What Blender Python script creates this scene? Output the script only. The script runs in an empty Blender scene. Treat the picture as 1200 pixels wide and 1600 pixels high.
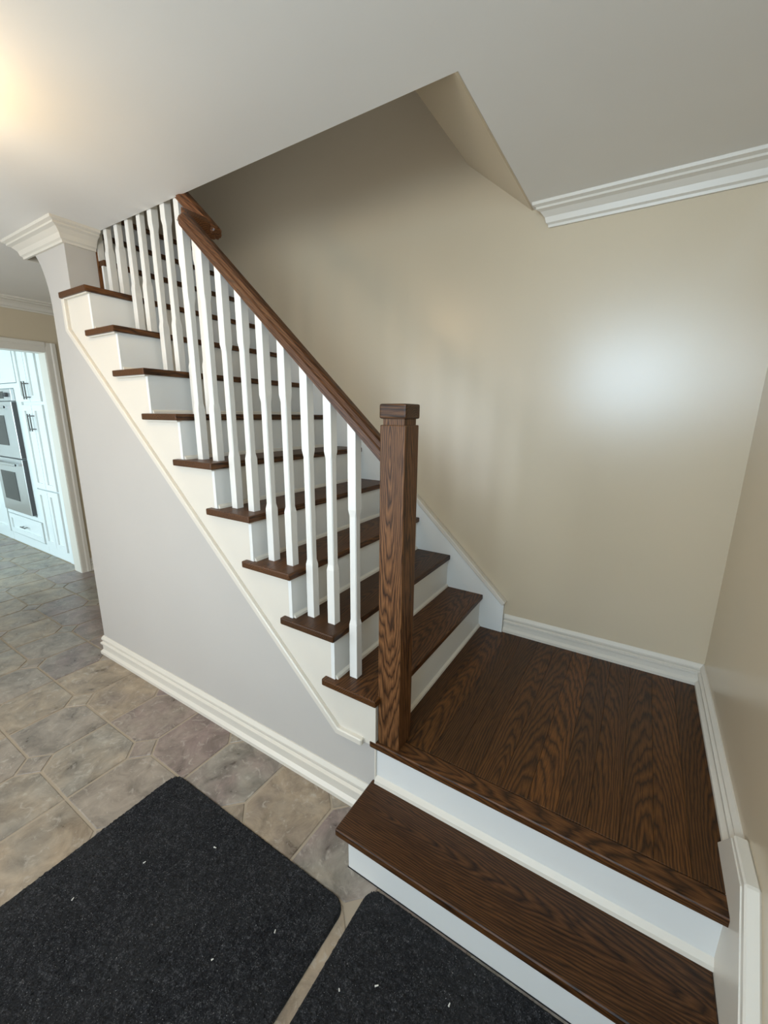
import bpy, bmesh, math, random
from mathutils import Vector, Matrix
random.seed(7)
S = bpy.context.scene
COL = S.collection
ZO = 0.362                      # landing level above the tiled floor; layout heights are written from the landing

# ------------------------------------------------------------------ camera
cd = bpy.data.cameras.new('camera'); cam = bpy.data.objects.new('camera', cd); COL.objects.link(cam)
cd.sensor_fit = 'HORIZONTAL'; cd.sensor_width = 36; cd.lens = 644.8 / 1200 * 36; cd.clip_start = .01
fw = Vector((-0.51314, 0.82705, -0.22953)); rt = Vector((0.84853, 0.52907, 0.00939)); up = Vector((-0.12921, 0.18994, 0.97326))
cam.matrix_world = Matrix(((rt.x, up.x, -fw.x, .6414), (rt.y, up.y, -fw.y, -1.0248), (rt.z, up.z, -fw.z, 1.1446 + ZO), (0, 0, 0, 1)))
S.camera = cam
# ------------------------------------------------------------------ world, window daylight, added hall fill, exposure
w = bpy.data.worlds.new('world'); S.world = w; w.use_nodes = True
w.node_tree.nodes['Background'].inputs[0].default_value = (.75, .86, 1, 1)
w.node_tree.nodes['Background'].inputs[1].default_value = 1.0
def area_light(name, loc, direction, sx, sy, power, color, spread=180):
    l = bpy.data.lights.new(name, 'AREA'); l.shape = 'RECTANGLE'; l.size = sx; l.size_y = sy
    l.energy = power; l.color = color; l.spread = math.radians(spread)
    o = bpy.data.objects.new(name, l); COL.objects.link(o)
    o.location = (loc[0], loc[1], loc[2] + ZO)
    o.rotation_euler = Vector(direction).to_track_quat('-Z', 'Y').to_euler()
    return o
area_light('entrance_daylight', (.42, -2.285, 1.56), (0, 1, 0), 1.08, .84, 36, (.62, .82, 1))
area_light('hall_fill_light', (-1.75, -2.285, .9), (0, 1, 0), 1.9, 1.7, 31, (.88, .95, 1))  # added fill that brightens ceiling and hall; its window is invented
area_light('kitchen_daylight', (-5.4, -2.585, .85), (0, 1, 0), 2.6, 1.5, 80, (.62, .87, 1))
S.view_settings.view_transform = 'Standard'; S.view_settings.look = 'None'
S.view_settings.exposure = 0.45; S.view_settings.gamma = 1; S.view_settings.use_curve_mapping = False

# ------------------------------------------------------------------ materials
def lin(c):
    return tuple(((v / 255) / 12.92 if v / 255 <= .04045 else ((v / 255 + .055) / 1.055) ** 2.4) for v in c) + (1,)
class NT:
    def __init__(s, name):
        s.m = bpy.data.materials.new(name); s.m.use_nodes = True; s.t = s.m.node_tree; s.b = s.t.nodes['Principled BSDF']
    def n(s, typ, **kw):
        x = s.t.nodes.new(typ)
        for k, v in kw.items(): setattr(x, k, v)
        return x
    def put(s, sock, v):
        if isinstance(v, bpy.types.NodeSocket): s.t.links.new(v, sock)
        else: sock.default_value = v
    def math(s, op, a, b=0., c=None):
        x = s.n('ShaderNodeMath', operation=op); s.put(x.inputs[0], a); s.put(x.inputs[1], b)
        if c is not None: s.put(x.inputs[2], c)
        return x.outputs[0]
    def comb(s, a, b, c):
        x = s.n('ShaderNodeCombineXYZ')
        for i, v in enumerate((a, b, c)): s.put(x.inputs[i], v)
        return x.outputs[0]
    def obj(s): return s.n('ShaderNodeTexCoord').outputs['Object']
    def sep(s, v):
        x = s.n('ShaderNodeSeparateXYZ'); s.put(x.inputs[0], v); return x.outputs
    def rnd(s): return s.n('ShaderNodeObjectInfo').outputs['Random']
    def noise(s, v, scale, detail=2., rough=.5, dist=0.):
        x = s.n('ShaderNodeTexNoise'); s.put(x.inputs['Vector'], v); x.inputs['Scale'].default_value = scale
        x.inputs['Detail'].default_value = detail; x.inputs['Roughness'].default_value = rough; x.inputs['Distortion'].default_value = dist
        return x.outputs['Fac']
    def ramp(s, f, stops):
        x = s.n('ShaderNodeValToRGB'); s.put(x.inputs[0], f); e = x.color_ramp.elements
        while len(e) < len(stops): e.new(.5)
        for q, (p, c) in zip(e, stops): q.position = p; q.color = c if len(c) == 4 else lin(c)
        return x.outputs[0]
    def mix(s, f, a, b, mode='MIX'):
        x = s.n('ShaderNodeMix', data_type='RGBA', blend_type=mode); s.put(x.inputs[0], f); s.put(x.inputs[6], a); s.put(x.inputs[7], b)
        return x.outputs[2]
    def bump(s, h, strength, dist=.001):
        x = s.n('ShaderNodeBump'); x.inputs['Strength'].default_value = strength; x.inputs['Distance'].default_value = dist
        s.put(x.inputs['Height'], h); s.t.links.new(x.outputs[0], s.b.inputs['Normal'])
    def set(s, **kw):
        for k, v in kw.items(): s.put(s.b.inputs[k.replace('_', ' ')], v)
        return s.m

def plain(name, col, rough=.5, metal=0., spec=.5, **kw):
    n = NT(name); return n.set(Base_Color=lin(col), Roughness=rough, Metallic=metal, Specular_IOR_Level=spec, **kw)

def paint(name, col, rough, spec, bump):
    n = NT(name); g = n.n('ShaderNodeNewGeometry').outputs['Position']
    f = n.noise(g, 2.2, 3); c2 = tuple(v * .965 for v in col)
    n.bump(n.noise(g, 320, 2), bump, .0006)
    return n.set(Base_Color=n.mix(f, lin(col), lin(c2)), Roughness=rough, Specular_IOR_Level=spec)

def oak(name, axis, light=(100, 66, 36), mid=(74, 47, 24), dark=(40, 24, 11), rough=.42, freq=150., slope=0.):
    n = NT(name); o = n.sep(n.obj()); r = n.rnd()
    i = 'XYZ'.index(axis); L, W, T = o[i], o[(i + 1) % 3], o[(i + 2) % 3]
    if axis == 'Y': W, T = o[0], o[2]
    if axis == 'Z': W, T = o[0], o[1]
    r2 = n.math('FRACT', n.math('MULTIPLY', r, 7.31)); r3 = n.math('FRACT', n.math('MULTIPLY', r, 19.7))
    Ls = n.math('ADD', L, n.math('MULTIPLY_ADD', r2, 40., 3.))
    warp = n.noise(n.comb(n.math('MULTIPLY', Ls, 3.2), n.math('MULTIPLY', W, 20.), n.math('MULTIPLY', T, 26.)), 1., 3, .55)
    warp2 = n.noise(n.comb(n.math('MULTIPLY', Ls, 16.), n.math('MULTIPLY', W, 60.), n.math('MULTIPLY', T, 60.)), 1., 2)
    a = n.math('ADD', W, n.math('MULTIPLY_ADD', r, .11, -.055))
    h = n.math('ADD', T, n.math('ADD', n.math('MULTIPLY', n.math('ADD', L, n.math('MULTIPLY_ADD', r3, .9, -.45)), .085), n.math('MULTIPLY_ADD', r2, .05, .03)))
    d = n.math('SQRT', n.math('ADD', n.math('MULTIPLY', a, a), n.math('MULTIPLY', h, h)))
    d = n.math('ADD', d, n.math('ADD', n.math('MULTIPLY', warp, .030), n.math('MULTIPLY', warp2, .003)))
    ring = n.math('FRACT', n.math('ADD', n.math('MULTIPLY', d, freq), r))
    pores = n.noise(n.comb(n.math('MULTIPLY', Ls, 14.), n.math('MULTIPLY', W, 340.), n.math('MULTIPLY', T, 340.)), 1., 2, .6)
    tone = n.noise(n.comb(n.math('MULTIPLY', Ls, 1.5), n.math('MULTIPLY', W, 9.), n.math('MULTIPLY', T, 9.)), 1., 2)
    rc = n.ramp(ring, [(0, dark), (.14, mid), (.45, light), (.80, mid), (1, dark)])
    pc = n.ramp(pores, [(.38, (.42, .37, .33, 1)), (.50, (1, 1, 1, 1))])
    c = n.mix(.75, rc, pc, 'MULTIPLY')
    tc = n.ramp(n.math('ADD', n.math('MULTIPLY', tone, .5), n.math('MULTIPLY', r3, .5)), [(.2, (.66, .63, .60, 1)), (.8, (1.28, 1.18, 1.06, 1))])
    c = n.mix(1., c, tc, 'MULTIPLY')
    n.bump(n.math('ADD', n.math('MULTIPLY', pores, .6), n.math('MULTIPLY', ring, .3)), .25, .0006)
    return n.set(Base_Color=c, Roughness=rough, Specular_IOR_Level=.28)

M = {}
M['wall'] = paint('beige_wall_paint', (206, 190, 163), .29, .8, .05)
M['wall_stair'] = paint('pale_grey_beige_wall_paint', (194, 189, 182), .45, .4, .05)
M['ceiling'] = paint('white_ceiling_paint', (240, 237, 231), .8, .2, .12)
M['trim'] = plain('white_trim_enamel', (216, 209, 196), .35, 0, .45)
M['riser'] = plain('white_riser_enamel', (226, 226, 222), .4, 0, .4)
M['baluster'] = plain('white_baluster_enamel', (226, 223, 216), .32, 0, .45)
M['wood_x'] = oak('stained_oak_grain_x', 'X'); M['wood_y'] = oak('stained_oak_grain_y', 'Y')
M['wood_z'] = oak('stained_oak_grain_z', 'Z', (136, 95, 60), (106, 71, 42), (58, 37, 20), .45, 150.)
M['wood_floor'] = oak('stained_oak_floorboard', 'Y', (100, 65, 31), (78, 49, 22), (46, 28, 12), .40, 135.)
M['rail'] = oak('stained_oak_rail', 'X', (112, 74, 45), (90, 57, 33), (56, 34, 19), .36, 150.)
M['cabinet'] = plain('white_cabinet_lacquer', (226, 230, 228), .35, 0, .45)
M['steel'] = plain('brushed_steel', (222, 225, 227), .34, 1.)
M['dark_steel'] = plain('dark_steel_side', (92, 90, 92), .4, .7)
M['handle'] = plain('satin_nickel', (112, 110, 108), .3, 1.)
M['oven_glass'] = plain('black_oven_glass', (14, 17, 18), .05, 0, .5)
M['grout'] = paint('sandy_grout', (164, 150, 131), .85, .2, .3)
def tile_mat():
    n = NT('slate_look_tile'); o = n.obj(); r = n.rnd(); sp = n.sep(o)
    v = n.comb(n.math('ADD', sp[0], n.math('MULTIPLY', r, 37.)), n.math('ADD', sp[1], n.math('MULTIPLY', r, 11.)), sp[2])
    f = n.noise(v, 9, 8, .66, .6); f2 = n.noise(v, 24, 5, .65, 1.2); hue = n.noise(v, 5, 3)
    base = n.ramp(n.math('ADD', n.math('MULTIPLY', r, .6), n.math('MULTIPLY', hue, .4)),
                  [(.12, (132, 123, 112)), (.32, (142, 130, 117)), (.46, (128, 111, 105)), (.6, (136, 129, 118)), (.76, (148, 132, 112)), (.95, (126, 115, 109))])
    c = n.mix(1., base, n.ramp(f, [(.30, (.50, .48, .47, 1)), (.5, (1.0, .99, .98, 1)), (.70, (1.42, 1.40, 1.37, 1))]), 'MULTIPLY')
    c = n.mix(n.ramp(f2, [(.56, (0, 0, 0, 1)), (.70, (.55, .55, .55, 1))]), c, lin((182, 173, 160)))
    n.bump(n.math('ADD', f, n.math('MULTIPLY', f2, .4)), .35, .004)
    return n.set(Base_Color=c, Roughness=n.math('MULTIPLY_ADD', f, .22, .20), Specular_IOR_Level=.45)
M['tile'] = tile_mat()
def mat_mat():
    n = NT('charcoal_mat_pile'); g = n.n('ShaderNodeNewGeometry').outputs['Position']
    f = n.noise(g, 260, 3, .7); f2 = n.noise(g, 60, 4, .75); f3 = n.noise(g, 3, 2); sp = n.noise(g, 420, 0)
    c = n.ramp(n.math('ADD', n.math('MULTIPLY', f, .6), n.math('MULTIPLY', f2, .4)), [(.36, (15, 15, 16)), (.54, (40, 40, 42)), (.70, (98, 98, 99))])
    c = n.mix(n.ramp(f3, [(.35, (0, 0, 0, 1)), (.7, (.3, .3, .3, 1))]), c, lin((58, 57, 56)))
    c = n.mix(n.ramp(sp, [(.80, (0, 0, 0, 1)), (.84, (1, 1, 1, 1))]), c, lin((150, 150, 148)))
    n.bump(f, .8, .004)
    return n.set(Base_Color=c, Roughness=.95, Specular_IOR_Level=.1)
M['mat'] = mat_mat()
M['rubber'] = plain('black_rubber_backing', (20, 20, 21), .8)
M['lint'] = plain('white_lint', (215, 212, 204), .9)
M['glow'] = NT('warm_lamp_glass').set(Base_Color=lin((255, 236, 205)), Roughness=.4, Emission_Color=(1, .72, .40, 1), Emission_Strength=26.)
M['brass'] = plain('satin_brass', (170, 140, 90), .35, 1.)
M['door'] = plain('white_door_paint', (222, 220, 214), .4)
M['dark'] = plain('shade_strip', (30, 28, 26), .8)

# ------------------------------------------------------------------ mesh helpers (layout coordinates, landing = 0)
def wloc(o):
    v = o.location.copy()
    while o.parent: o = o.parent; v += o.location
    return v
def mk(name, bm, mat, parent=None, bevel=0., seg=1, smooth=False, at=None):
    bmesh.ops.recalc_face_normals(bm, faces=bm.faces[:])
    if bevel:
        es = [e for e in bm.edges if len(e.link_faces) == 2 and e.calc_face_angle(0) > .5]
        bmesh.ops.bevel(bm, geom=es, offset=bevel, segments=seg, affect='EDGES', profile=.6, clamp_overlap=True)
    vs = [v.co for v in bm.verts]
    lo = Vector([min(v[i] for v in vs) for i in range(3)]); hi = Vector([max(v[i] for v in vs) for i in range(3)])
    c = Vector(at) if at else (lo + hi) / 2
    for v in bm.verts: v.co -= c
    me = bpy.data.meshes.new(name); bm.to_mesh(me); bm.free(); me.materials.append(M[mat])
    if smooth:
        for p in me.polygons: p.use_smooth = True
    return link(name, me, c + Vector((0, 0, ZO)), parent)
def link(name, me, world, parent=None):
    o = bpy.data.objects.new(name, me); COL.objects.link(o)
    if parent: o.parent = parent; o.location = Vector(world) - wloc(parent)
    else: o.location = world
    return o
def empty(name, loc, label=None, cat=None, group=None, kind=None):
    o = bpy.data.objects.new(name, None); COL.objects.link(o); o.location = Vector(loc) + Vector((0, 0, ZO)); o.empty_display_size = .1
    return tag(o, label, cat, group, kind)
def tag(o, label=None, cat=None, group=None, kind=None):
    for k, v in (('label', label), ('category', cat), ('group', group), ('kind', kind)):
        if v: o[k] = v
    return o
def struct(o, label, cat): return tag(o, label, cat, None, 'structure')
def box(bm, x0, x1, y0, y1, z0, z1):
    v = [bm.verts.new(p) for p in ((x0, y0, z0), (x1, y0, z0), (x1, y1, z0), (x0, y1, z0), (x0, y0, z1), (x1, y0, z1), (x1, y1, z1), (x0, y1, z1))]
    for f in ((0, 3, 2, 1), (4, 5, 6, 7), (0, 1, 5, 4), (1, 2, 6, 5), (2, 3, 7, 6), (3, 0, 4, 7)): bm.faces.new([v[i] for i in f])
    return bm
def B(*a): return box(bmesh.new(), *a)
def prism(pts, axis, a, b, bm=None):
    """polygon pts in the two other axes (in x,y,z order) pushed from a to b along axis"""
    bm = bm or bmesh.new()
    def P(p, t): return {'x': (t, p[0], p[1]), 'y': (p[0], t, p[1]), 'z': (p[0], p[1], t)}[axis]
    A = [bm.verts.new(P(p, a)) for p in pts]; Bv = [bm.verts.new(P(p, b)) for p in pts]; n = len(pts)
    bm.faces.new(A); bm.faces.new(Bv[::-1])
    for i in range(n): bm.faces.new((A[i], Bv[i], Bv[(i + 1) % n], A[(i + 1) % n]))
    return bm
def sweep(path, prof, z, side=1, closed_ends=True, skew0=0., skew1=0., bm=None):
    """profile (out, up) swept along a flat path with mitres; out = to the right of travel * side"""
    bm = bm or bmesh.new(); n = len(path); rings = []
    for i, p in enumerate(path):
        p = Vector(p)
        d0 = (p - Vector(path[i - 1])).normalized() if i else None
        d1 = (Vector(path[i + 1]) - p).normalized() if i < n - 1 else None
        if d0 is None: d0 = d1
        if d1 is None: d1 = d0
        n0 = Vector((d0.y, -d0.x)) * side; n1 = Vector((d1.y, -d1.x)) * side
        m = (n0 + n1).normalized(); m = m / max(.2, m.dot(n0))
        t = d0 if i == n - 1 else d1
        sk = skew0 if i == 0 else (skew1 if i == n - 1 else 0)
        rings.append([bm.verts.new((p.x + m.x * o + t.x * sk * (1 - o / .075), p.y + m.y * o + t.y * sk * (1 - o / .075), z + h)) for o, h in prof])
    k = len(prof)
    for a, b in zip(rings, rings[1:]):
        for j in range(k): bm.faces.new((a[j], a[(j + 1) % k], b[(j + 1) % k], b[j]))
    bm.faces.new(rings[0]); bm.faces.new(rings[-1][::-1])
    return bm
def strip(line, w0, w1):
    """polygon that follows a 2D polyline between offsets w0 and w1 (left of travel positive)"""
    out = []
    for off in (w0, w1):
        r = []
        for i, p in enumerate(line):
            p = Vector(p); d0 = (p - Vector(line[i - 1])).normalized() if i else None
            d1 = (Vector(line[i + 1]) - p).normalized() if i < len(line) - 1 else None
            d0 = d0 or d1; d1 = d1 or d0
            n0 = Vector((-d0.y, d0.x)); n1 = Vector((-d1.y, d1.x)); m = (n0 + n1).normalized(); m /= m.dot(n0)
            r.append(tuple(p + m * off))
        out.append(r)
    return out[0] + out[1][::-1]
def cyl(bm, p, q, r, n=12, r2=None):
    p, q = Vector(p), Vector(q); d = (q - p).normalized(); a = d.orthogonal().normalized(); b = d.cross(a); r2 = r if r2 is None else r2
    A = [bm.verts.new(p + (a * math.cos(t) + b * math.sin(t)) * r) for t in [i * 2 * math.pi / n for i in range(n)]]
    C = [bm.verts.new(q + (a * math.cos(t) + b * math.sin(t)) * r2) for t in [i * 2 * math.pi / n for i in range(n)]]
    bm.faces.new(A); bm.faces.new(C[::-1])
    for i in range(n): bm.faces.new((A[i], C[i], C[(i + 1) % n], A[(i + 1) % n]))
    return bm
def lathe(prof, cx, cy, n=32, bm=None):
    bm = bm or bmesh.new(); R = []
    for r, z in prof:
        R.append([bm.verts.new((cx + r * math.cos(2 * math.pi * i / n), cy + r * math.sin(2 * math.pi * i / n), z)) for i in range(n)])
    for a, b in zip(R, R[1:]):
        for i in range(n): bm.faces.new((a[i], a[(i + 1) % n], b[(i + 1) % n], b[i]))
    bm.faces.new(R[0]); bm.faces.new(R[-1][::-1]); return bm

# ------------------------------------------------------------------ dimensions
RISE, RUN, DB = .19, .2012, 1.056        # rise, going, y of the treads' far end
ZF, ZC, ZU = -.362, 2.025, 2.28          # tile floor, ceiling, upper floor
YB, XR, YS = 1.075, .990, .056           # back wall, right wall, face of the wall under the stairs
XW = -3.78                               # far hall wall with the kitchen doorway
BASE = [(0, 0), (.024, 0), (.024, .016), (.012, .028), (.012, .056), (.020, .062), (.020, .072), (.008, .078), (.014, .090), (.014, .098), (.004, .115), (0, .115)]
def base_prof(h): return [(o, z * h / .115) for o, z in BASE]
CROWN = [(0, 0), (.010, 0), (.012, .010), (.020, .016), (.026, .036), (.044, .054), (.060, .060), (.060, .068), (.074, .074), (.076, .085), (0, .085)]

# ------------------------------------------------------------------ setting: floor, walls, ceiling
fl = struct(mk('floor', B(-8.2, 1.2, -2.9, 2.2, ZF - .06, ZF - .003), 'grout'), 'slate look tile floor with sandy grout and small diamond insets', 'floor')
PX, PY, X0, Y0, C0, G = .308, .303, -1.136, -.247, .070, .0048
def tile_mesh(name, pts):
    bm = bmesh.new()
    c = Vector((sum(p[0] for p in pts) / len(pts), sum(p[1] for p in pts) / len(pts)))
    def ring(s, z): return [bm.verts.new((p[0] - (p[0] - c.x) * s / .15, p[1] - (p[1] - c.y) * s / .15, z)) for p in pts]
    a, b, t = ring(0, -.012), ring(0, -.0022), ring(.0028 if len(pts) > 4 else .006, 0)
    bm.faces.new(a)
    for r0, r1 in ((a, b), (b, t)):
        for i in range(len(pts)): bm.faces.new((r0[i], r0[(i + 1) % len(pts)], r1[(i + 1) % len(pts)], r1[i]))
    bm.faces.new(t); bmesh.ops.recalc_face_normals(bm, faces=bm.faces[:])
    me = bpy.data.meshes.new(name); bm.to_mesh(me); bm.free(); me.materials.append(M['tile']); return me
g, k = G, C0 + G * .4
t_even = tile_mesh('tile', [(-PX/2+k, -PY/2+g), (PX/2-g, -PY/2+g), (PX/2-g, PY/2-k), (PX/2-k, PY/2-g), (-PX/2+g, PY/2-g), (-PX/2+g, -PY/2+k)])
t_odd = tile_mesh('tile', [(-PX/2+g, -PY/2+g), (PX/2-k, -PY/2+g), (PX/2-g, -PY/2+k), (PX/2-g, PY/2-g), (-PX/2+k, PY/2-g), (-PX/2+g, PY/2-k)])
q = C0 - G * 1.2
t_dia = tile_mesh('diamond_inset', [(q, 0), (0, q), (-q, 0), (0, -q)])
for i in range(-18, 6):
    for j in range(-4, 4):
        cx, cy = X0 + (i + .5) * PX, Y0 + (j + .5) * PY
        if cx > .95 or cy < -1.15 or (cy > .12 and cx > -1.98) or (cy < -.75 and cx < -2.4) or (cy > .8) : continue
        link('tile', t_even if (i + j) % 2 == 0 else t_odd, (cx, cy, ZF + ZO), fl)

for i in range(-18, 4):
    for j in range(-3, 4):
        dx, dy = X0 + i * PX, Y0 + j * PY
        if (i + j) % 2 or (dy > .1 and dx > -1.98) or (dy > -.3 and dx > .1) or (dy < -.9 and dx < -2.2): continue
        link('diamond_inset', t_dia, (dx, dy, ZF + ZO), fl)

wb = struct(mk('wall_back', B(-3.0, XR + .1, YB, YB + .1, ZF, 4.6), 'wall'), 'tall beige painted wall behind the staircase', 'wall')
wr = struct(mk('wall_right', B(XR, XR + .1, -2.3, YB, ZF, ZC + .2), 'wall'), 'beige painted wall to the right of the landing', 'wall')
# wall under the stairs with the flared head at its free end
SL = RISE / RUN
def trim_z(x): return -.013 + (-.200 - x) * .934
flare = []
for i in range(13):
    a = i / 12 * math.pi / 2
    flare.append((-2.10 - .215 * (1 - math.cos(a)), 1.66 + .33 * math.sin(a) if i < 12 else 1.99))
poly = [(-.055, ZF), (-.055, -.03), (-.20, -.03), (-1.86, trim_z(-1.86) - .02), (-1.87, 1.690), (-1.87, ZC), (-2.315, ZC)] + flare[::-1] + [(-2.115, ZF)]
bm = prism(poly, 'y', YS, .195)
ws = struct(mk('wall_stair', bm, 'wall_stair'), 'pale wall under the stairs with flared top at its free end', 'wall')
we = struct(mk('wall_end', B(-2.11, -2.04, .195, YB, ZF, 1.62), 'wall_stair'), 'short end wall closing the space under the stairs', 'wall')
# ceiling with stairwell opening and sloping soffit at its right end
bm = bmesh.new(); box(bm, XW - .1, XR + .1, -2.4, .195, ZC, ZU); box(bm, XW - .1, -2.42, .195, 2.2, ZC, ZU)
prism([(.101, ZC), (XR + .1, ZC), (XR + .1, ZU), (-.208, ZU)], 'y', .195, YB + .1, bm)
struct(mk('ceiling', bm, 'ceiling'), 'white ceiling with open stairwell and sloping soffit', 'ceiling')
sf = prism([(.098, ZC + .002), (-.211, ZU), (-.217, ZU - .004), (.092, ZC - .0005)], 'y', .197, YB)
struct(mk('trim_soffit', sf, 'wall'), 'beige sloping soffit face at the end of the stairwell opening', 'soffit')
struct(mk('wall_upper', B(-.205, -.1, .195, YB, ZU, 4.6), 'wall'), 'upper storey wall above the sloping soffit', 'wall')
struct(mk('wall_upper_side', B(-4.4, -.21, -.9, -.8, ZU, 4.6), 'wall'), 'upper hall wall', 'wall')
struct(mk('wall_upper_far', B(-4.5, -4.4, -.9, YB + .1, ZU, 4.6), 'wall'), 'far upper hall wall', 'wall')
struct(mk('wall_upper_back', B(-4.4, -3.0, YB, YB + .1, ZU, 4.6), 'wall'), 'upper hall wall past the stairs', 'wall')
struct(mk('ceiling_upper', B(-4.5, .1, -.9, YB + .1, 4.6, 4.7), 'ceiling'), 'upper storey ceiling', 'ceiling')
# front wall behind the camera with a glazed entrance, and an added opening for the hall fill light
def wall_with_holes(name, y0, y1, x0, x1, z0, z1, holes, mat):
    bm = bmesh.new(); xs = x0
    for (a, b, c, d) in sorted(holes):
        box(bm, xs, a, y0, y1, z0, z1)
        if c > z0 + 1e-4: box(bm, a, b, y0, y1, z0, c)
        box(bm, a, b, y0, y1, d, z1); xs = b
    box(bm, xs, x1, y0, y1, z0, z1); return mk(name, bm, mat)
struct(wall_with_holes('wall_front', -2.28, -2.18, XW, XR + .1, ZF, ZC, [(-2.70, -.80, .05, 1.75), (-.12, .96, 1.14, 1.98)], 'wall'), 'front wall with glazed entrance', 'wall')
for nm, (a, b, c, d) in (('window_added', (-2.70, -.80, .05, 1.75)), ('window_2', (-.12, .96, 1.14, 1.98))):  # first frame only surrounds the added hall fill light
    bm = bmesh.new()
    for r in ((a, a + .04, c, d), (b - .04, b, c, d), (a, b, c, c + .04), (a, b, d - .04, d), ((a + b) / 2 - .015, (a + b) / 2 + .015, c, d)):
        box(bm, r[0], r[1], -2.25, -2.20, r[2], r[3])
    struct(mk(nm, bm, 'trim'), 'white window frame in the unseen front wall', 'window')
# far hall wall with the kitchen doorway
DY0, DY1, DZ = -.32, .605, 1.63
bm = bmesh.new(); box(bm, XW - .12, XW, -2.3, DY0 - .02, ZF, ZC); box(bm, XW - .12, XW, DY1 + .02, 2.2, ZF, ZC); box(bm, XW - .12, XW, DY0 - .02, DY1 + .02, DZ + .02, ZC)
struct(mk('wall_far', bm, 'wall'), 'beige hall wall with the doorway to the kitchen', 'wall')
struct(mk('wall_hall_back', B(XW, -2.0, 2.1, 2.2, ZF, ZC), 'wall'), 'wall at the end of the side hall', 'wall')
struct(mk('wall_hall_side', B(-2.14, -2.06, YB + .1, 2.2, ZF, ZC), 'wall'), 'side hall wall behind the stairs', 'wall')
dr = empty('door_1', (XW, (DY0 + DY1) / 2, ZF), 'white cased doorway into the bright kitchen', 'doorway', None, 'structure')
mk('jamb', B(XW - .13, XW + .005, DY1, DY1 + .02, ZF, DZ), 'trim', dr); mk('jamb', B(XW - .13, XW + .005, DY0 - .02, DY0, ZF, DZ), 'trim', dr)
mk('head_jamb', B(XW - .13, XW + .005, DY0, DY1, DZ, DZ + .02), 'trim', dr)
cp = [(0, 0), (.012, 0), (.014, .012), (.014, .040), (.020, .050), (.020, .075), (.016, .080), (0, .080)]
def casing(y, s):
    bm = bmesh.new(); prism([(XW + o, y + s * h) for o, h in cp], 'z', ZF, DZ + .08, bm); return bm
mk('casing', casing(DY1 + .004, 1), 'trim', dr); mk('casing', casing(DY0 - .004, -1), 'trim', dr)
mk('head_casing', prism([(XW + o, DZ + .004 + h) for o, h in cp], 'y', DY0 - .0045, DY1 + .0045), 'trim', dr)
# skirting boards and crown mouldings
struct(mk('baseboard_stair', sweep([(-2.115, .30), (-2.115, YS), (-.060, YS)], base_prof(.125), ZF, 1), 'trim'), 'white ridged baseboard along the wall under the stairs', 'baseboard')
struct(mk('baseboard_back', sweep([(.118, YB), (XR, YB)], base_prof(.098), 0, 1), 'trim'), 'white ridged baseboard along the back of the landing', 'baseboard')
struct(mk('baseboard_right', sweep([(XR, YB - .001), (XR, .150)], base_prof(.098), 0, 1), 'trim'), 'white ridged baseboard along the right side of the landing', 'baseboard')
struct(mk('baseboard_far', sweep([(XW, DY1 + .085), (XW, 2.1)], base_prof(.125), ZF, 1), 'trim'), 'short white baseboard beside the kitchen doorway', 'baseboard')
struct(mk('trim_1', sweep([(.108, YB), (XR, YB), (XR, -2.18)], CROWN, ZC - .085, 1, skew0=.07), 'trim'), 'white crown moulding at the right of the ceiling', 'crown moulding')
struct(mk('trim_2', sweep([(-2.315, .195), (-2.315, YS), (-1.87, YS), (-1.87, .195)], CROWN, ZC - .085, 1), 'trim'), 'white crown moulding wrapped around the flared wall head', 'crown moulding')
struct(mk('trim_3', sweep([(XW, -2.1), (XW, 2.1)], CROWN, ZC - .085, 1), 'trim'), 'white crown moulding above the kitchen doorway', 'crown moulding')

# ------------------------------------------------------------------ the flight
st = empty('staircase', (-1.0, .5, 0), 'straight stair flight with dark oak treads and white risers', 'staircase')
TT, NO = .027, .014
def tread(k):
    n = -(k - 1) * RUN; bk = n - RUN - .030
    if k == 1: p = [(n - .034, .020), (n - .034, .125), (n, .125), (n, DB), (bk, DB), (bk, .045), (n - .261, .045), (n - .261, .0)] ; p[0] = (n - .022, .0); p.insert(1, (n - .022, .037)); p[2] = (n - .034, .037); p.insert(3, (n - .034, .125))
    elif k <= 8: p = [(n, 0), (n, DB), (bk, DB), (bk, .045), (n - .261, .045), (n - .261, 0)]
    elif k == 9: p = [(n, 0), (n, DB), (bk, DB), (bk, .045), (n - .268, .045), (n - .268, 0)]
    else: p = [(n, .200), (n, DB), (bk, DB), (bk, .200)]
    return prism(p, 'z', k * RISE - TT, k * RISE)
# treads: board with grain along Y, with the return nosing at its open end
for k in range(1, 13):
    t = mk('tread', tread(k), 'wood_y', st, .005, 2)
for k in range(1, 13):
    x = -(k - 1) * RUN - NO; y0 = .023 if k <= 9 else .20
    z0, z1 = (k - 1) * RISE, k * RISE - TT
    if k == 1: y0 = .11
    r = mk('riser', B(x - .016, x, y0, DB, z0, z1), 'riser', st)
    mk('shoe_moulding', prism([(x, z0), (x + .011, z0), (x + .009, z0 + .009), (x, z0 + .016)], 'y', y0 + .006, DB), 'trim', r)
    if k <= 9:
        mk('return_cove', prism([(-(k-1)*RUN - (.012 if k > 1 else .04), z1), (-(k-1)*RUN - .25, z1), (-(k-1)*RUN - .25, z1 - .006), (-(k-1)*RUN - (.012 if k > 1 else .04), z1 - .006)], 'y', .010, .03), 'trim', r)
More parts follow.
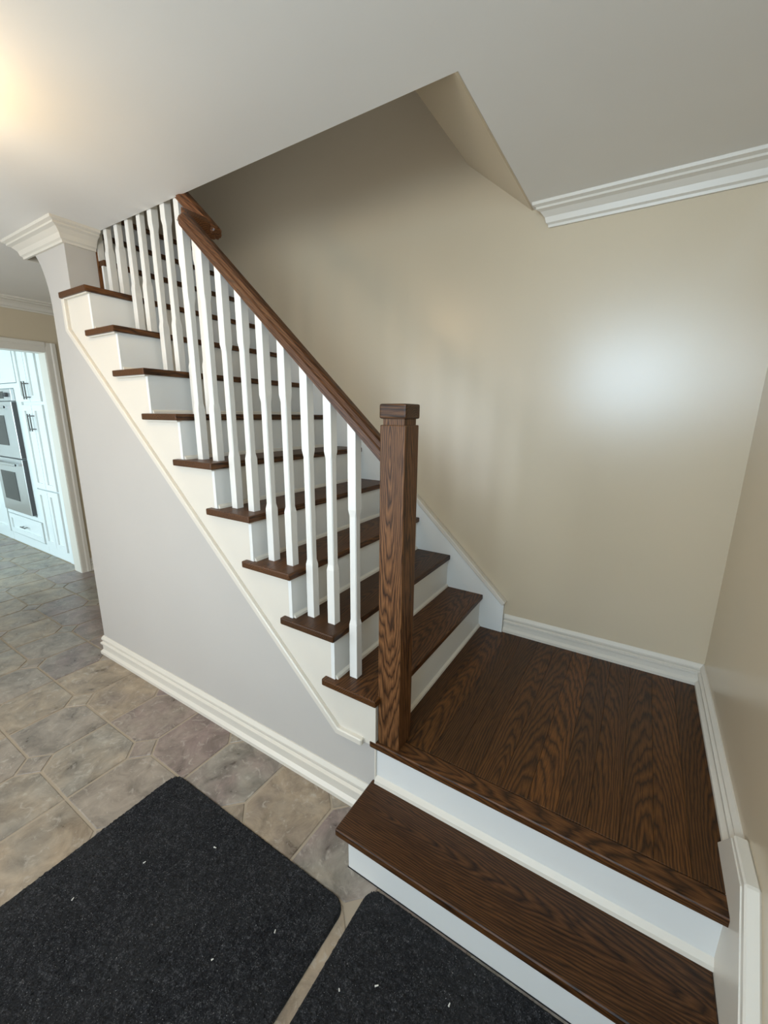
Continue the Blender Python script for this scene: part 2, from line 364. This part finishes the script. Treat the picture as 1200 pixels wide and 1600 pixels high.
# outer stringer board: sawtooth above, sloping moulding below
saw = [(-.040, -.027 + .0)]
pts = [(-.036, .0), (-.036, RISE - TT)]
for k in range(2, 10):
    x = -(k - 1) * RUN - NO - .001
    pts += [(x, (k - 1) * RISE - TT), (x, k * RISE - TT)]
pts += [(-1.862, 9 * RISE - TT), (-1.862, 1.60)]
low = [(-.20, -.018), (-.036, -.018)]
bm = prism(pts + [(-1.862, trim_z(-1.862) - .012)] + low, 'y', .024, YS + .01)
mk('stringer', bm, 'trim', st)
mk('stringer_moulding', prism(strip([(-.086, -.014), (-.200, -.014), (-1.862, trim_z(-1.862)), (-1.862, 9 * RISE - TT)], -.013, .013), 'y', .006, YS + .004), 'trim', st, .004, 1)
# inner skirt board on the back wall
mk('wall_skirt', prism([(.116, 0), (.116, .165), (-2.4, .165 + 2.516 * SL), (-2.4, 2.2), (-2.2, 1.9), (0, -.02)], 'y', DB - .012, YB), 'riser', st)
mk('skirt_moulding', prism(strip([(.116, .162), (-2.4, .162 + 2.516 * SL)], -.016, .008), 'y', DB - .022, YB), 'trim', st, .004)
mk('wall_corner_post', B(-1.905, -1.862, .197, .222, 9 * RISE, 2.9), 'wood_z', st)

# ------------------------------------------------------------------ landing and bottom step
ld = empty('stair_landing', (.47, .55, 0), 'square oak landing of parallel boards in front of the flight', 'landing')
XL = .972; nb = 12; wbd = (XL + .018) / nb
for i in range(nb):
    x = -.018 + i * wbd
    mk('floorboard', B(x + .0003, x + wbd - .0003, .088, YB - .012, -.02, random.uniform(-.0005, 0)), 'wood_floor', ld, .0004)
mk('nosing', B(-.063, .966, .022, .0875, -.029, 0), 'wood_x', ld, .008, 3)
rr = mk('riser', B(-.052, .960, YS, YS + .016, -.196, -.029), 'riser', ld)
mk('shoe_moulding', prism([(YS, -.196), (YS - .018, -.196), (YS - .015, -.184), (YS, -.172)], 'x', -.050, .957), 'trim', rr)
mk('corner_bead', B(-.058, -.051, YS - .005, YS + .01, -.20, -.029), 'trim', rr)
bs = empty('bottom_step', (.45, -.05, ZF), 'low oak step with pale riser at the foot of the landing', 'step')
mk('tread', B(-.066, .957, -.178, YS - .001, -.224, -.196), 'wood_x', bs, .008, 3)
r1 = mk('riser', B(-.028, .957, -.152, -.136, ZF, -.224), 'riser', bs)
mk('side_riser', B(-.028, -.012, -.136, YS - .022, ZF, -.224), 'riser', bs)
mk('shade_strip', B(-.031, .957, -.1535, -.15, ZF, ZF + .004), 'dark', r1)  # dark strip coloured in as the shade line where riser meets floor
# skirt board on the right wall beside the steps
sk = empty('trim_4', (XR, 0, ZF), 'white stepped skirt board on the right wall beside the steps', 'skirt board', None, 'structure')
mk('board', prism([(.235, -.03), (.235, .001), (.150, .108), (.020, .108), (-.38, -.30), (-.38, ZF), (.10, ZF), (.10, -.03)], 'x', .957, XR), 'trim', sk)
mk('cap_moulding', prism(strip([(.148, .112), (.014, .116), (-.38, -.285)], -.013, .013), 'x', .960, XR), 'trim', sk, .004)

# ------------------------------------------------------------------ railing
rl = empty('stair_railing', (-.5, .09, 0), 'dark oak handrail on white square balusters with newel post', 'railing')
nx0, nx1, ny0, ny1 = -.0315, .0545, .032, .118
nw = mk('newel_post', B(nx0, nx1, ny0, ny1, 0, 1.115), 'wood_z', rl, .0035, 2)
mk('newel_neck', B(nx0 + .007, nx1 - .007, ny0 + .007, ny1 - .007, 1.115, 1.133), 'wood_z', nw)
bm = B(nx0 - .002, nx1 + .002, ny0 - .002, ny1 + .002, 1.133, 1.176)
mk('newel_cap', bm, 'wood_x', nw, .006, 2)
SR = .918; RY, RU = .0865, .2165
def rail_z(x): return .955 + SR * (-x)      # underside of the rail
ang = math.atan(SR)
def rail_piece(name, x0, x1, y, parent, round0=False, round1=False):
    """moulded handrail: section in its own frame, local X along the rail"""
    hw = .030
    sec = [(-.022, 0), (.022, 0), (.022, .008), (hw, .013), (hw, .027), (.025, .032), (.021, .043), (.010, .048), (-.010, .048), (-.021, .043), (-.025, .032), (-hw, .027), (-hw, .013), (-.022, .008)]
    Ln = (x0 - x1) / math.cos(ang)
    bm = bmesh.new(); rings = []
    ss = [(0, 1.)]
    if round0: ss = [(0, .72), (.005, .88), (.012, .96), (.022, 1.)]
    ss += [(Ln * i / 12, 1.) for i in range(1, 12)]
    ss += [(Ln - .022, 1.), (Ln - .012, .96), (Ln - .005, .88), (Ln, .72)] if round1 else [(Ln, 1.)]
    for s, f in ss: rings.append([bm.verts.new((s, a * f, .026 + (b - .026) * f)) for a, b in sec])
    for A, C in zip(rings, rings[1:]):
        for j in range(len(sec)): bm.faces.new((A[j], A[(j + 1) % len(sec)], C[(j + 1) % len(sec)], C[j]))
    bm.faces.new(rings[0]); bm.faces.new(rings[-1][::-1])
    bmesh.ops.recalc_face_normals(bm, faces=bm.faces[:])
    me = bpy.data.meshes.new(name); bm.to_mesh(me); bm.free(); me.materials.append(M['rail'])
    for p in me.polygons: p.use_smooth = False
    o = link(name, me, (x0, y, rail_z(x0) + ZO), parent)
    o.rotation_euler = Matrix(((-math.cos(ang), 0, math.sin(ang)), (0, -1, 0), (math.sin(ang), 0, math.cos(ang)))).to_euler()
    return o
hr = rail_piece('handrail', nx0 + .002, -.975, RY, rl, round1=True)
rail_piece('upper_handrail', -.957, -2.35, RU, rl, round0=True)
xj0, xj1 = -.945, -.980
zj = lambda x, d: rail_z(x) + .008 + d
mk('rail_elbow', prism([(xj0, zj(xj0, -.004)), (xj0, zj(xj0, .050)), (xj1, zj(xj1, .054)), (xj1, zj(xj1, -.004))], 'y', RY, RU), 'rail', rl, .010, 3)

def baluster_mesh(h):
    a, b = .0165, .0140
    bm = bmesh.new(); rings = []
    lv = [(0, a), (.212, a), (.232, b), (.615, b), (.640, a), (h, a)]
    for z, r in lv:
        c = r * (.78 if r == b else .94)
        rings.append([bm.verts.new((x, y, z)) for x, y in ((c, -r), (r, -c), (r, c), (c, r), (-c, r), (-r, c), (-r, -c), (-c, -r))])
    top = rings[-1]
    for v in top: v.co.z = h + SR * (-v.co.x)
    for A, C in zip(rings, rings[1:]):
        for j in range(8): bm.faces.new((A[j], A[(j + 1) % 8], C[(j + 1) % 8], C[j]))
    bm.faces.new(rings[0]); bm.faces.new(rings[-1][::-1]); bmesh.ops.recalc_face_normals(bm, faces=bm.faces[:])
    me = bpy.data.meshes.new('baluster'); bm.to_mesh(me); bm.free(); me.materials.append(M['baluster']); return me
for k in range(1, 13):
    for o in (.048, .149):
        if k == 1 and o < .1: continue
        x = -(k - 1) * RUN - o - .0165; y = RY if k <= 5 else RU
        if x < -2.33: continue
        h = rail_z(x) + .004 - k * RISE
        link('baluster', baluster_mesh(h), (x, y, k * RISE + ZO), rl)

# ------------------------------------------------------------------ door mats
def door_mat(name, x0, x1, y0, y1, rot, label):
    r = .045; step = .0055
    m = empty(name, ((x0 + x1) / 2, (y0 + y1) / 2, ZF), label, 'mat')
    def inside(x, y):
        cx = min(max(x, x0 + r), x1 - r); cy = min(max(y, y0 + r), y1 - r)
        return math.hypot(x - cx, y - cy) <= r + 1e-6
    def corner(off):
        p = []
        for cx, cy, a0 in ((x1 - r, y1 - r, 0), (x0 + r, y1 - r, 90), (x0 + r, y0 + r, 180), (x1 - r, y0 + r, 270)):
            for i in range(7):
                a = math.radians(a0 + i * 15); p.append((cx + (r + off) * math.cos(a), cy + (r + off) * math.sin(a)))
        return p
    mk('backing', prism(corner(0), 'z', ZF, ZF + .004), 'rubber', m)
    nx = int((x1 - x0) / step); ny = int((y1 - y0) / step); vs = {}; verts = []; faces = []
    for i in range(nx + 1):
        for j in range(ny + 1):
            x, y = x0 + i * (x1 - x0) / nx, y0 + j * (y1 - y0) / ny
            if not inside(x, y): continue
            edge = min(x - x0, x1 - x, y - y0, y1 - y) < step * .5
            vs[i, j] = len(verts)
            verts.append((x + random.uniform(-.0018, .0018), y + random.uniform(-.0018, .0018), ZF + (.003 if edge else .0075 + random.random() * .0045)))
    for i in range(nx):
        for j in range(ny):
            q = [vs.get(t) for t in ((i, j), (i + 1, j), (i + 1, j + 1), (i, j + 1))]
            if None not in q: faces.append(q)
    c = Vector(((x0 + x1) / 2, (y0 + y1) / 2, ZF))
    me = bpy.data.meshes.new('pile'); me.from_pydata([tuple(Vector(v) - c) for v in verts], [], faces); me.materials.append(M['mat'])
    o = link('pile', me, c + Vector((0, 0, ZO)), m); o['kind'] = 'stuff'
    return m
m1 = door_mat('door_mat', -.872, .034, -1.15, -.245, 0, 'large charcoal door mat on the tiles left of the grout gap')
m2 = door_mat('door_mat', .070, .93, -.86, -.162, 0, 'charcoal door mat lying against the riser of the bottom step')

for m, x, y, a, ln in ((m1, -.30, -.78, .5, .008), (m1, -.62, -.52, 1.2, .004), (m1, -.10, -.42, 2.0, .004), (m1, -.46, -.36, .2, .005), (m1, -.20, -.56, .9, .003), (m1, -.70, -.70, 1.9, .004), (m2, .22, -.36, .7, .005), (m2, .40, -.29, 1.5, .004), (m2, .14, -.42, 2.4, .003)):
    bm = bmesh.new(); dx, dy = math.cos(a) * ln, math.sin(a) * ln
    cyl(bm, (x - dx, y - dy, ZF + .0125), (x + dx, y + dy, ZF + .0135), .0022, 6, .0014); mk('lint', bm, 'lint', m)
# ------------------------------------------------------------------ ceiling lamp (just outside the view)
lx, ly = -1.12, -.66
lp = empty('ceiling_lamp', (lx, ly, ZC), 'warm flush ceiling lamp with glass bowl', 'lamp')
mk('base_plate', lathe([(.07, ZC), (.07, ZC - .015), (.05, ZC - .025), (.01, ZC - .030), (.01, ZC - .135)], lx, ly), 'brass', lp, smooth=True)
mk('glass_bowl', lathe([(.085, ZC - .135), (.09, ZC - .155), (.08, ZC - .19), (.05, ZC - .225), (.012, ZC - .24)], lx, ly), 'glow', lp, smooth=True)
mk('finial', lathe([(.010, ZC - .24), (.012, ZC - .248), (.004, ZC - .258)], lx, ly, 16), 'brass', lp, smooth=True)

# ------------------------------------------------------------------ kitchen
struct(mk('wall_kitchen_back', B(-8.2, XW - .12, 1.32, 1.42, ZF, ZC), 'ceiling'), 'kitchen wall behind the cabinets', 'wall')
struct(mk('wall_kitchen_far', B(-8.2, -8.1, -2.7, 1.4, ZF, ZC), 'ceiling'), 'far kitchen wall', 'wall')
struct(wall_with_holes('wall_kitchen_front', -2.58, -2.48, -8.2, XW - .12, ZF, ZC, [(-6.7, -4.1, .1, 1.6)], 'ceiling'), 'kitchen wall with a wide window', 'wall')
struct(mk('wall_kitchen_side', B(XW - .13, XW, -2.6, -2.28, ZF, ZC), 'ceiling'), 'kitchen side wall stub', 'wall')
struct(mk('ceiling_kitchen', B(-8.2, XW - .1, -2.7, 1.4, ZC, ZC + .1), 'ceiling'), 'white kitchen ceiling', 'ceiling')
YK = .680                                   # cabinet fronts
def shaker(x0, x1, z0, z1, y=YK, fr=.055):
    bm = bmesh.new(); g = .002; x0 += g; x1 -= g; z0 += g; z1 -= g
    box(bm, x0, x1, y - .008, y + .004, z0, z1)
    for r in ((x0, x0 + fr, z0, z1), (x1 - fr, x1, z0, z1), (x0 + fr, x1 - fr, z0, z0 + fr), (x0 + fr, x1 - fr, z1 - fr, z1)):
        box(bm, r[0], r[1], y - .022, y - .008, r[2], r[3])
    return bm
def bar(parent, x, z0, z1, y=YK - .022):
    bm = bmesh.new(); cyl(bm, (x, y - .034, z0), (x, y - .034, z1), .006, 10)
    for z in (z0 + .02, z1 - .02): cyl(bm, (x, y, z), (x, y - .034, z), .005, 8)
    mk('handle', bm, 'handle', parent, at=(x, y, (z0 + z1) / 2))
def pull(parent, x, z, w=.13, y=YK - .022):
    bm = bmesh.new(); cyl(bm, (x - w / 2, y - .03, z), (x + w / 2, y - .03, z), .006, 10)
    for s in (-1, 1): cyl(bm, (x + s * (w / 2 - .02), y, z), (x + s * (w / 2 - .02), y - .03, z), .005, 8)
    mk('handle', bm, 'handle', parent)
TOPZ = 1.98
pc = empty('pantry_cabinet', (-4.42, 1.0, ZF), 'tall white pantry cabinet with paired shaker doors beside the ovens', 'cabinet')
mk('body', B(-4.665, -4.16, YK + .004, 1.30, ZF + .10, TOPZ), 'cabinet', pc)
mk('plinth', B(-4.665, -4.16, YK - .004, 1.30, ZF, ZF + .10), 'cabinet', pc)
for (z0, z1, hz) in ((1.232, 1.97, (1.255, 1.42)), (.372, 1.205, (.955, 1.12)), (-.255, .362, None)):
    for (x0, x1, hx) in ((-4.655, -4.415, -4.442), (-4.413, -4.172, -4.388)):
        d = mk('door', shaker(x0, x1, z0, z1), 'cabinet', pc)
        if hz: bar(d, hx, *hz)
fp = tag(mk('filler_panel', B(-4.158, XW - .121, YK - .01, YK + .04, ZF, TOPZ), 'cabinet'), 'plain white filler panel between the pantry cabinet and the doorway', 'panel')
oc = empty('oven_cabinet', (-5.17, 1.0, ZF), 'white cabinet housing the double oven with a wide drawer below', 'cabinet')
ox0, ox1 = -5.56, -4.80
bm = bmesh.new(); box(bm, -5.65, -4.668, YK + .02, 1.30, ZF + .10, TOPZ)
for r in ((-5.65, ox0, .03, 1.37), (ox1, -4.668, .03, 1.37), (-5.65, -4.668, -.012, .03), (-5.65, -4.668, 1.37, 1.415)): box(bm, r[0], r[1], YK - .012, YK + .02, r[2], r[3])
mk('body', bm, 'cabinet', oc)
mk('plinth', B(-5.65, -4.668, YK - .004, 1.30, ZF, ZF + .10), 'cabinet', oc)
d = mk('drawer', shaker(-5.62, -4.70, -.245, -.015), 'cabinet', oc); pull(d, -5.16, -.13)
for x0, x1, hx in ((-5.645, -5.165, -5.20), (-5.162, -4.672, -5.13)):
    d = mk('door', shaker(x0, x1, 1.42, 1.97), 'cabinet', oc)
bc = empty('tall_cabinet', (-6.1, 1.0, ZF), 'white shaker cabinet left of the ovens at the edge of view', 'cabinet')
mk('body', B(-6.60, -5.655, YK + .004, 1.30, ZF + .10, TOPZ), 'cabinet', bc); mk('plinth', B(-6.60, -5.655, YK - .004, 1.30, ZF, ZF + .10), 'cabinet', bc)
for x0, x1 in ((-6.59, -6.13), (-6.125, -5.66)):
    for z0, z1 in ((-.255, .362), (.372, 1.205), (1.232, 1.97)): mk('door', shaker(x0, x1, z0, z1), 'cabinet', bc)
ov = empty('double_oven', (-5.18, .9, .03), 'stainless steel double wall oven built into the white cabinet', 'oven')
yo = YK - .055
mk('body', B(ox0 + .01, ox1 - .01, YK - .011, YK + .018, .045, 1.36), 'dark_steel', ov)
cpn = mk('control_panel', B(ox0, ox1, yo + .012, YK - .012, 1.245, 1.362), 'steel', ov, .003)
mk('display', B(-5.36, -5.00, yo + .009, yo + .013, 1.270, 1.340), 'oven_glass', cpn)
bm = bmesh.new(); cyl(bm, (-4.90, yo + .012, 1.305), (-4.90, yo - .012, 1.305), .022, 20); mk('knob', bm, 'dark_steel', cpn)
for z0, z1, gz0, gz1 in ((.662, 1.238, .79, 1.10), (.050, .652, .185, .505)):
    d = mk('oven_door', B(ox0, ox1, yo, YK - .012, z0, z1), 'steel', ov, .003)
    mk('glass', B(ox0 + .10, ox1 - .25, yo - .003, yo + .004, gz0, gz1), 'oven_glass', d)
    bm = bmesh.new(); zh = z1 - .055; cyl(bm, (ox0 + .05, yo - .05, zh), (ox1 - .05, yo - .05, zh), .013, 12)
    for x in (ox0 + .07, ox1 - .07): box(bm, x - .02, x + .02, yo - .05, yo, zh - .013, zh + .013)
    mk('handle', bm, 'steel', d)
    mk('side_edge', B(ox1 - .0005, ox1 + .004, yo + .004, YK - .011, z0 + .004, z1 - .004), 'dark_steel', d)
